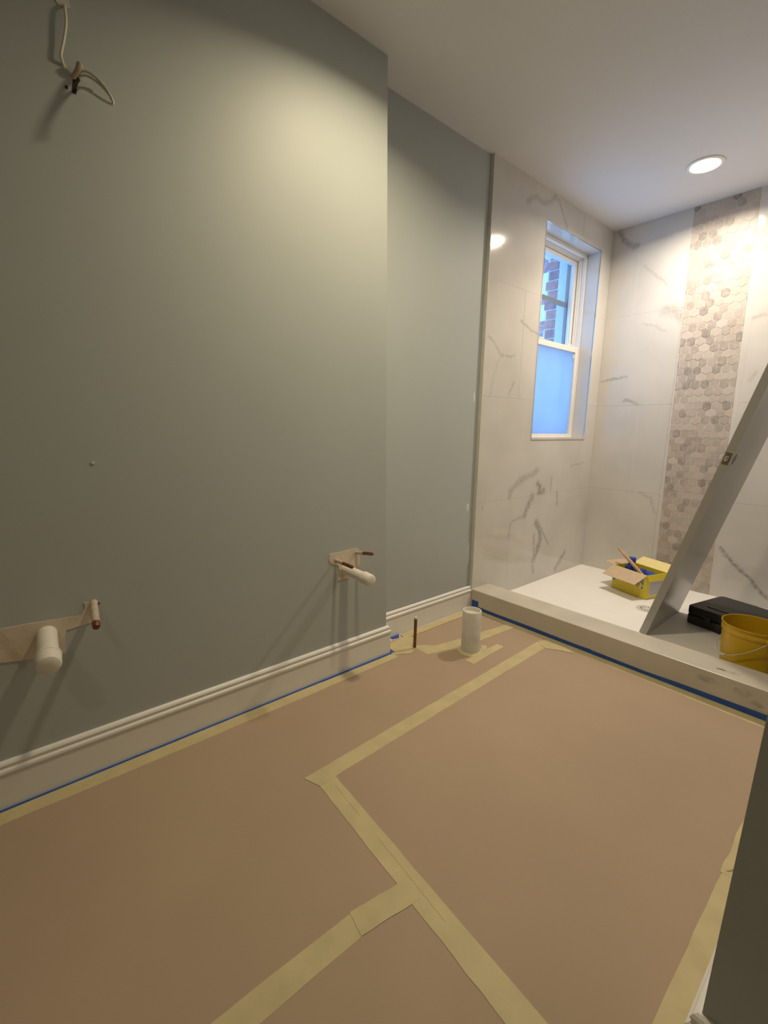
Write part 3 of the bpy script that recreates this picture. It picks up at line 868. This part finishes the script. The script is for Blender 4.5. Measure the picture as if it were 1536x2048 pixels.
part(MB().tube([(-0.01, 0.360, 1.912), (0.016, 0.372, 1.928), (0.020, 0.376, 1.938), (0.021, 0.378, 1.942)], [0.006, 0.006, 0.0075, 0.006], 12), 'wooden_stub', M['wirewood'], root, smooth=True)
for pts in ([(-0.004, 0.376, 1.932), (0.020, 0.388, 1.930), (0.045, 0.405, 1.912), (0.068, 0.420, 1.884), (0.080, 0.428, 1.862), (0.082, 0.431, 1.851), (0.078, 0.427, 1.848), (0.066, 0.412, 1.856), (0.046, 0.396, 1.872), (0.02, 0.380, 1.890), (-0.004, 0.370, 1.898)],
            [(-0.004, 0.374, 1.924), (0.022, 0.390, 1.920), (0.05, 0.410, 1.898), (0.072, 0.424, 1.872), (0.079, 0.429, 1.858)],
            [(-0.004, 0.368, 1.895), (0.02, 0.379, 1.890), (0.042, 0.390, 1.880), (0.050, 0.395, 1.872)]):
    part(MB().tube(smooth_path(pts, 6), 0.0030, 8), 'wire', M['wire'], root, smooth=True)

# ================================================================== DOOR leaning in the shower
DA = math.radians(15.0)
DU = Vector((math.sin(DA), 0, math.cos(DA)))      # along its height
DV = Vector((0, 1, 0))                            # along its width
DWv = Vector((math.cos(DA), 0, -math.sin(DA)))    # through its thickness (towards the shaded face)
TD, WD, LD = 0.035, 0.50, 2.13
P0 = Vector((0.700, 2.60, ZP + TD * math.sin(DA) + 0.0005))


def dp(u, v, w): return P0 + DU * u + DV * v + DWv * w


dbm = bmesh.new()
outer = [dbm.verts.new(dp(u, v, 0)) for u, v in ((0, 0), (LD, 0), (LD, WD), (0, WD))]
inner = [dbm.verts.new(dp(0.962 + 0.026 * math.cos(2 * math.pi * k / 24), 0.047 + 0.026 * math.sin(2 * math.pi * k / 24), 0)) for k in range(24)]
edges = [dbm.edges.new((r[i], r[(i + 1) % len(r)])) for r in (outer, inner) for i in range(len(r))]
bmesh.ops.triangle_fill(dbm, use_beauty=True, use_dissolve=False, edges=edges)
ret = bmesh.ops.extrude_face_region(dbm, geom=dbm.faces[:])
bmesh.ops.translate(dbm, vec=DWv * TD, verts=[g for g in ret['geom'] if isinstance(g, bmesh.types.BMVert)])
bmesh.ops.recalc_face_normals(dbm, faces=dbm.faces[:])
dme = bpy.data.meshes.new('slab'); dbm.to_mesh(dme); dbm.free()
dme.materials.append(M['door'])
droot = empty('door_slab', tuple(dp(0, WD / 2, TD / 2)))
tag(droot, 'unhung grey-white door leaning inside the shower behind the curb', 'door')
ds = bpy.data.objects.new('slab', dme); COL.objects.link(ds)
ds.parent = droot; ds.matrix_parent_inverse = Matrix.Translation(droot.location).inverted()


def dbox(u0, u1, v0, v1, w0, w1):
    return MB().hexa([dp(u0, v0, w0), dp(u0, v0, w1), dp(u0, v1, w1), dp(u0, v1, w0), dp(u1, v0, w0), dp(u1, v0, w1), dp(u1, v1, w1), dp(u1, v1, w0)])


lp = part(dbox(0.934, 0.991, -0.0012, 0.0, 0.005, 0.030), 'latch_plate', M['brass'], droot, bevel=0.0006)
lp['label'] = 'brass latch plate on the door edge'
part(dbox(0.951, 0.974, -0.011, -0.001, 0.011, 0.024), 'latch_bolt', M['chrome'], droot, bevel=0.004, seg=3)
for u in (0.940, 0.985):
    c0, c1 = dp(u, -0.0012, 0.0175), dp(u, -0.0022, 0.0175)
    part(MB().tube([c0, c1], 0.0035, 10), 'screw', M['brass'], droot)
# hinge mortises are on the far edge: three leaves
for u in (0.22, 1.0, 1.80):
    part(dbox(u, u + 0.09, WD, WD + 0.0018, 0.004, 0.030), 'hinge_leaf', M['brass'], droot)

# ================================================================== YELLOW CARTON with things in it
bf = Vector((0.248, -0.085, 0)).normalized()      # along the front
bd = Vector((-bf.y, bf.x, 0))                     # towards the back
BO = Vector((0.288, 3.228, ZP + 0.0008))
BL, BD_, BH = 0.255, 0.185, 0.158


def bp(a, b, c): return BO + bf * a + bd * b + Vector((0, 0, c))


def bbox(a0, a1, b0, b1, c0, c1):
    return MB().hexa([bp(a0, b0, c0), bp(a1, b0, c0), bp(a1, b1, c0), bp(a0, b1, c0), bp(a0, b0, c1), bp(a1, b0, c1), bp(a1, b1, c1), bp(a0, b1, c1)])


croot = empty('carton', tuple(bp(BL / 2, BD_ / 2, 0)))
tag(croot, 'open yellow printed carton standing on the shower floor', 'box')
t = 0.004
part(bbox(0, BL, 0, BD_, 0, t), 'bottom', M['boxtan'], croot)
front = part(bbox(0, BL, 0, t, t, BH), 'front_panel', M['boxyellow'], croot)
part(bbox(0, BL, BD_ - t, BD_, t, BH), 'back_panel', M['boxyellow'], croot)
part(bbox(0, t, t, BD_ - t, t, BH), 'side_panel', M['boxyellow'], croot)
sidep = part(bbox(BL - t, BL, t, BD_ - t, t, BH), 'side_panel', M['boxyellow'], croot)


def flap(h0, h1, dirv, length, name, m, inset=0.008, th=0.0028):
    """h0,h1 hinge ends; dirv unit direction of the free edge."""
    dirv = Vector(dirv).normalized()
    ax = (h1 - h0).normalized()
    n = ax.cross(dirv).normalized() * th
    a, b = h0 + ax * 0.002, h1 - ax * 0.002
    c, d = h1 - ax * inset + dirv * length, h0 + ax * inset + dirv * length
    return part(MB().hexa([a, b, c, d, a + n, b + n, c + n, d + n]), name, m, croot)


Z = Vector((0, 0, 1))
flap(bp(0, 0, BH), bp(BL, 0, BH), -bd * 0.86 - Z * 0.5 - bf * 0.10, 0.105, 'flap', M['boxtan'], inset=0.002)
flap(bp(BL, BD_, BH), bp(0, BD_, BH), bd * 0.90 + Z * 0.42, 0.085, 'flap', M['boxpale'])
flap(bp(0, BD_, BH), bp(0, 0, BH), -bf * 0.98 + Z * 0.06, 0.080, 'flap', M['boxtan'])
flap(bp(BL, 0, BH), bp(BL, BD_, BH), bf * 0.22 - Z * 0.97, 0.040, 'flap', M['boxyellow'])
# print on the front: teal emblem and dark lettering strokes
part(MB().add([bp(0.004, -0.0006, 0.050), bp(0.030, -0.0006, 0.066), bp(0.042, -0.0006, 0.105), bp(0.020, -0.0006, 0.13), bp(0.002, -0.0006, 0.128)], [(0, 1, 2, 3, 4)]), 'emblem_print', M['boxteal'], front)
part(MB().add([bp(0.196, -0.0006, 0.108), bp(0.236, -0.0006, 0.088), bp(0.232, -0.0006, 0.128), bp(0.214, -0.0006, 0.135)], [(0, 1, 2, 3)]), 'emblem_print', M['boxteal'], front)
rr = random.Random(5)
lt = MB()
x = 0.085
while x < 0.20:
    w = rr.uniform(0.007, 0.012); b0 = 0.066 + rr.uniform(-0.002, 0.002); hgt = rr.choice((0.020, 0.024, 0.030))
    y = -0.0007
    lt.add([bp(x, y, b0), bp(x + 0.0035, y, b0), bp(x + 0.0035, y, b0 + hgt), bp(x, y, b0 + hgt)], [(0, 1, 2, 3)])
    lt.add([bp(x, y, b0 + hgt - 0.006), bp(x + w, y, b0 + hgt - 0.006), bp(x + w, y, b0 + hgt), bp(x, y, b0 + hgt)], [(0, 1, 2, 3)])
    if rr.random() > 0.4: lt.add([bp(x + w - 0.0035, y, b0), bp(x + w, y, b0), bp(x + w, y, b0 + hgt), bp(x + w - 0.0035, y, b0 + hgt)], [(0, 1, 2, 3)])
    x += w + 0.003
part(lt, 'lettering', M['boxink'], front)
part(MB().add([bp(0.205, -0.0008, 0.060), bp(0.232, -0.0008, 0.060), bp(0.232, -0.0008, 0.080), bp(0.205, -0.0008, 0.080)], [(0, 1, 2, 3)]), 'emblem_print', M['boxlabel'], front)
part(MB().add([bp(0.222, -0.001, 0.062), bp(0.236, -0.001, 0.070), bp(0.222, -0.001, 0.080)], [(0, 1, 2)]), 'emblem_print', M['boxink'], front)
# white label with rows of fine print on the right side
e = BL + 0.0008
lab = part(MB().add([bp(e, 0.028, 0.022), bp(e, 0.15, 0.022), bp(e, 0.15, 0.118), bp(e, 0.028, 0.118)], [(0, 1, 2, 3)]), 'label', M['boxlabel'], sidep)
tx = MB()
for r_ in range(11):
    z0 = 0.028 + r_ * 0.0078
    y0 = 0.034
    while y0 < 0.14:
        w = rr.uniform(0.004, 0.014)
        tx.add([bp(e + 0.0004, y0, z0), bp(e + 0.0004, min(y0 + w, 0.146), z0), bp(e + 0.0004, min(y0 + w, 0.146), z0 + 0.004), bp(e + 0.0004, y0, z0 + 0.004)], [(0, 1, 2, 3)])
        y0 += w + 0.003
part(tx, 'fine_print', M['boxtext'], lab)

# blue bottles and a wooden stick sticking out
def bottle_tilt(c, up, label, s=1.0):
    root = empty('bottle', tuple(c))
    tag(root, label, 'bottle', 'blue bottles in the yellow carton')
    q = Vector((0, 0, 1)).rotation_difference(up).to_matrix().to_4x4()
    Rm = Matrix.Translation(c) @ q
    f = lambda x, y, z: tuple(Rm @ Vector((x * s, y * s, z * s)))
    part(MB().lathe([(0.030, 0.0), (0.034, 0.004), (0.034, 0.095), (0.030, 0.112), (0.018, 0.125), (0.017, 0.136)], f, 28), 'body', M['bluebottle'], root, smooth=True)
    part(MB().lathe([(0.020, 0.134), (0.0225, 0.135), (0.0225, 0.160), (0.020, 0.165), (0.0, 0.166)], f, 28), 'cap', M['bluebottle'], root, smooth=True)


bottle_tilt(bp(0.044, 0.105, 0.034), (Z + bf * 0.04).normalized(), 'upright blue bottle with round cap in the yellow carton', 1.08)
bottle_tilt(bp(0.240, 0.145, 0.092), (bf * -0.97 + Z * 0.24).normalized(), 'blue bottle lying on its side in the yellow carton', 0.92)
sk0, sk1 = Vector((0.472, 3.262, 0.130)), Vector((0.291, 3.275, 0.283))
sd = (sk1 - sk0).normalized(); sn = Vector((0, 1, 0)).cross(sd).normalized(); sw = sd.cross(sn)
sk = MB()
A0 = sk0 - sd * 0.06
sk.hexa([A0 - sn * 0.006 - sw * 0.014, A0 + sn * 0.006 - sw * 0.014, A0 + sn * 0.006 + sw * 0.014, A0 - sn * 0.006 + sw * 0.014,
         sk1 - sn * 0.006 - sw * 0.014, sk1 + sn * 0.006 - sw * 0.014, sk1 + sn * 0.006 + sw * 0.014, sk1 - sn * 0.006 + sw * 0.014])
tag(sk.build('wooden_stick', M['wood'], bevel=0.001), 'flat wooden stick leaning out of the yellow carton', 'stick')

# ================================================================== BLACK CASE
cd = Vector((0.165, -0.040, 0)).normalized()
cn = Vector((-cd.y, cd.x, 0))
CO = Vector((0.803, 2.968, ZP + 0.0008))
CW, CD, CH = 0.38, 0.345, 0.100


def cp(a, b, c): return CO + cd * a + cn * b + Vector((0, 0, c))


def rrect(x0, x1, y0, y1, r, n=5):
    out = []
    for cx, cy, a0 in ((x1 - r, y1 - r, 0), (x0 + r, y1 - r, 90), (x0 + r, y0 + r, 180), (x1 - r, y0 + r, 270)):
        for k in range(n + 1):
            a = math.radians(a0 + 90 * k / n)
            out.append((cx + r * math.cos(a), cy + r * math.sin(a)))
    return out


caseroot = empty('tool_case', tuple(cp(CW / 2, CD / 2, 0)))
tag(caseroot, 'flat black plastic tool case lying on the shower floor', 'tool case')
part(MB().prism(rrect(0, CW, 0, CD, 0.03), lambda a, b, t: cp(a, b, t), 0, 0.050), 'base', M['case'], caseroot, bevel=0.006, smooth=True)
lid = part(MB().prism(rrect(0, CW, 0, CD, 0.03), lambda a, b, t: cp(a, b, t), 0.052, CH), 'lid', M['case'], caseroot, bevel=0.009, smooth=True)
part(MB().prism(rrect(0.06, CW - 0.06, 0.07, CD - 0.05, 0.02), lambda a, b, t: cp(a, b, t), CH, CH + 0.003), 'lid_panel', M['case'], lid, bevel=0.002)
for a in (0.10, 0.30):
    part(MB().hexa([cp(a, -0.006, 0.034), cp(a + 0.03, -0.006, 0.034), cp(a + 0.03, 0.001, 0.034), cp(a, 0.001, 0.034), cp(a, -0.006, 0.070), cp(a + 0.03, -0.006, 0.070), cp(a + 0.03, 0.001, 0.070), cp(a, 0.001, 0.070)]), 'latch', M['case'], caseroot, bevel=0.002)
part(MB().tube([cp(0.15, 0.0, 0.050), cp(0.152, -0.025, 0.050), cp(0.165, -0.032, 0.050), cp(0.265, -0.032, 0.050), cp(0.278, -0.025, 0.050), cp(0.28, 0.0, 0.050)], 0.007, 8), 'handle', M['case'], caseroot, smooth=True)

# ================================================================== YELLOW BUCKET
bx_, by_ = 1.163, 2.576
broot = empty('bucket', (bx_, by_, ZP))
tag(broot, 'yellow plastic bucket standing behind the curb', 'bucket')
f = lambda x, y, z: (bx_ + x, by_ + y, ZP + 0.0008 + z)
part(MB().lathe([(0.0, 0.0), (0.100, 0.0), (0.103, 0.003), (0.1125, 0.182), (0.116, 0.184), (0.1165, 0.196), (0.1135, 0.198), (0.1145, 0.214), (0.119, 0.2155), (0.1195, 0.2195), (0.117, 0.221), (0.1125, 0.219), (0.0985, 0.006), (0.0, 0.005)], f, 56), 'shell', M['bucket'], broot, smooth=True)
part(MB().lathe([(0.0988, 0.010), (0.100, 0.03), (0.0985, 0.03), (0.05, 0.016), (0.0, 0.014)], f, 40), 'residue', M['residue'], broot, smooth=True)
# wire bail hanging down on the near left side, with ears and a pale grip
BA = math.radians(125)            # direction of the ears
ea = Vector((math.cos(BA), math.sin(BA), 0)); hd = Vector((-math.sin(BA), math.cos(BA), 0))
for sgn in (-1, 1):
    part(MB().tube([f(*(ea * sgn * 0.112 + Vector((0, 0, 0.19)))), f(*(ea * sgn * 0.127 + Vector((0, 0, 0.19))))], [0.011, 0.009], 14), 'ear', M['bucket'], broot, smooth=True)
arc = []
for k in range(33):
    a = math.pi * k / 32
    arc.append(f(*(ea * (-0.125 * math.cos(a)) + hd * (0.124 * math.sin(a)) + Vector((0, 0, 0.19 - 0.115 * math.sin(a))))))
bail = part(MB().tube(arc, 0.0017, 8), 'handle', M['metal'], broot, smooth=True)
part(MB().tube(arc[12:21], 0.0055, 10), 'grip', M['pvcgrey'], bail, smooth=True)
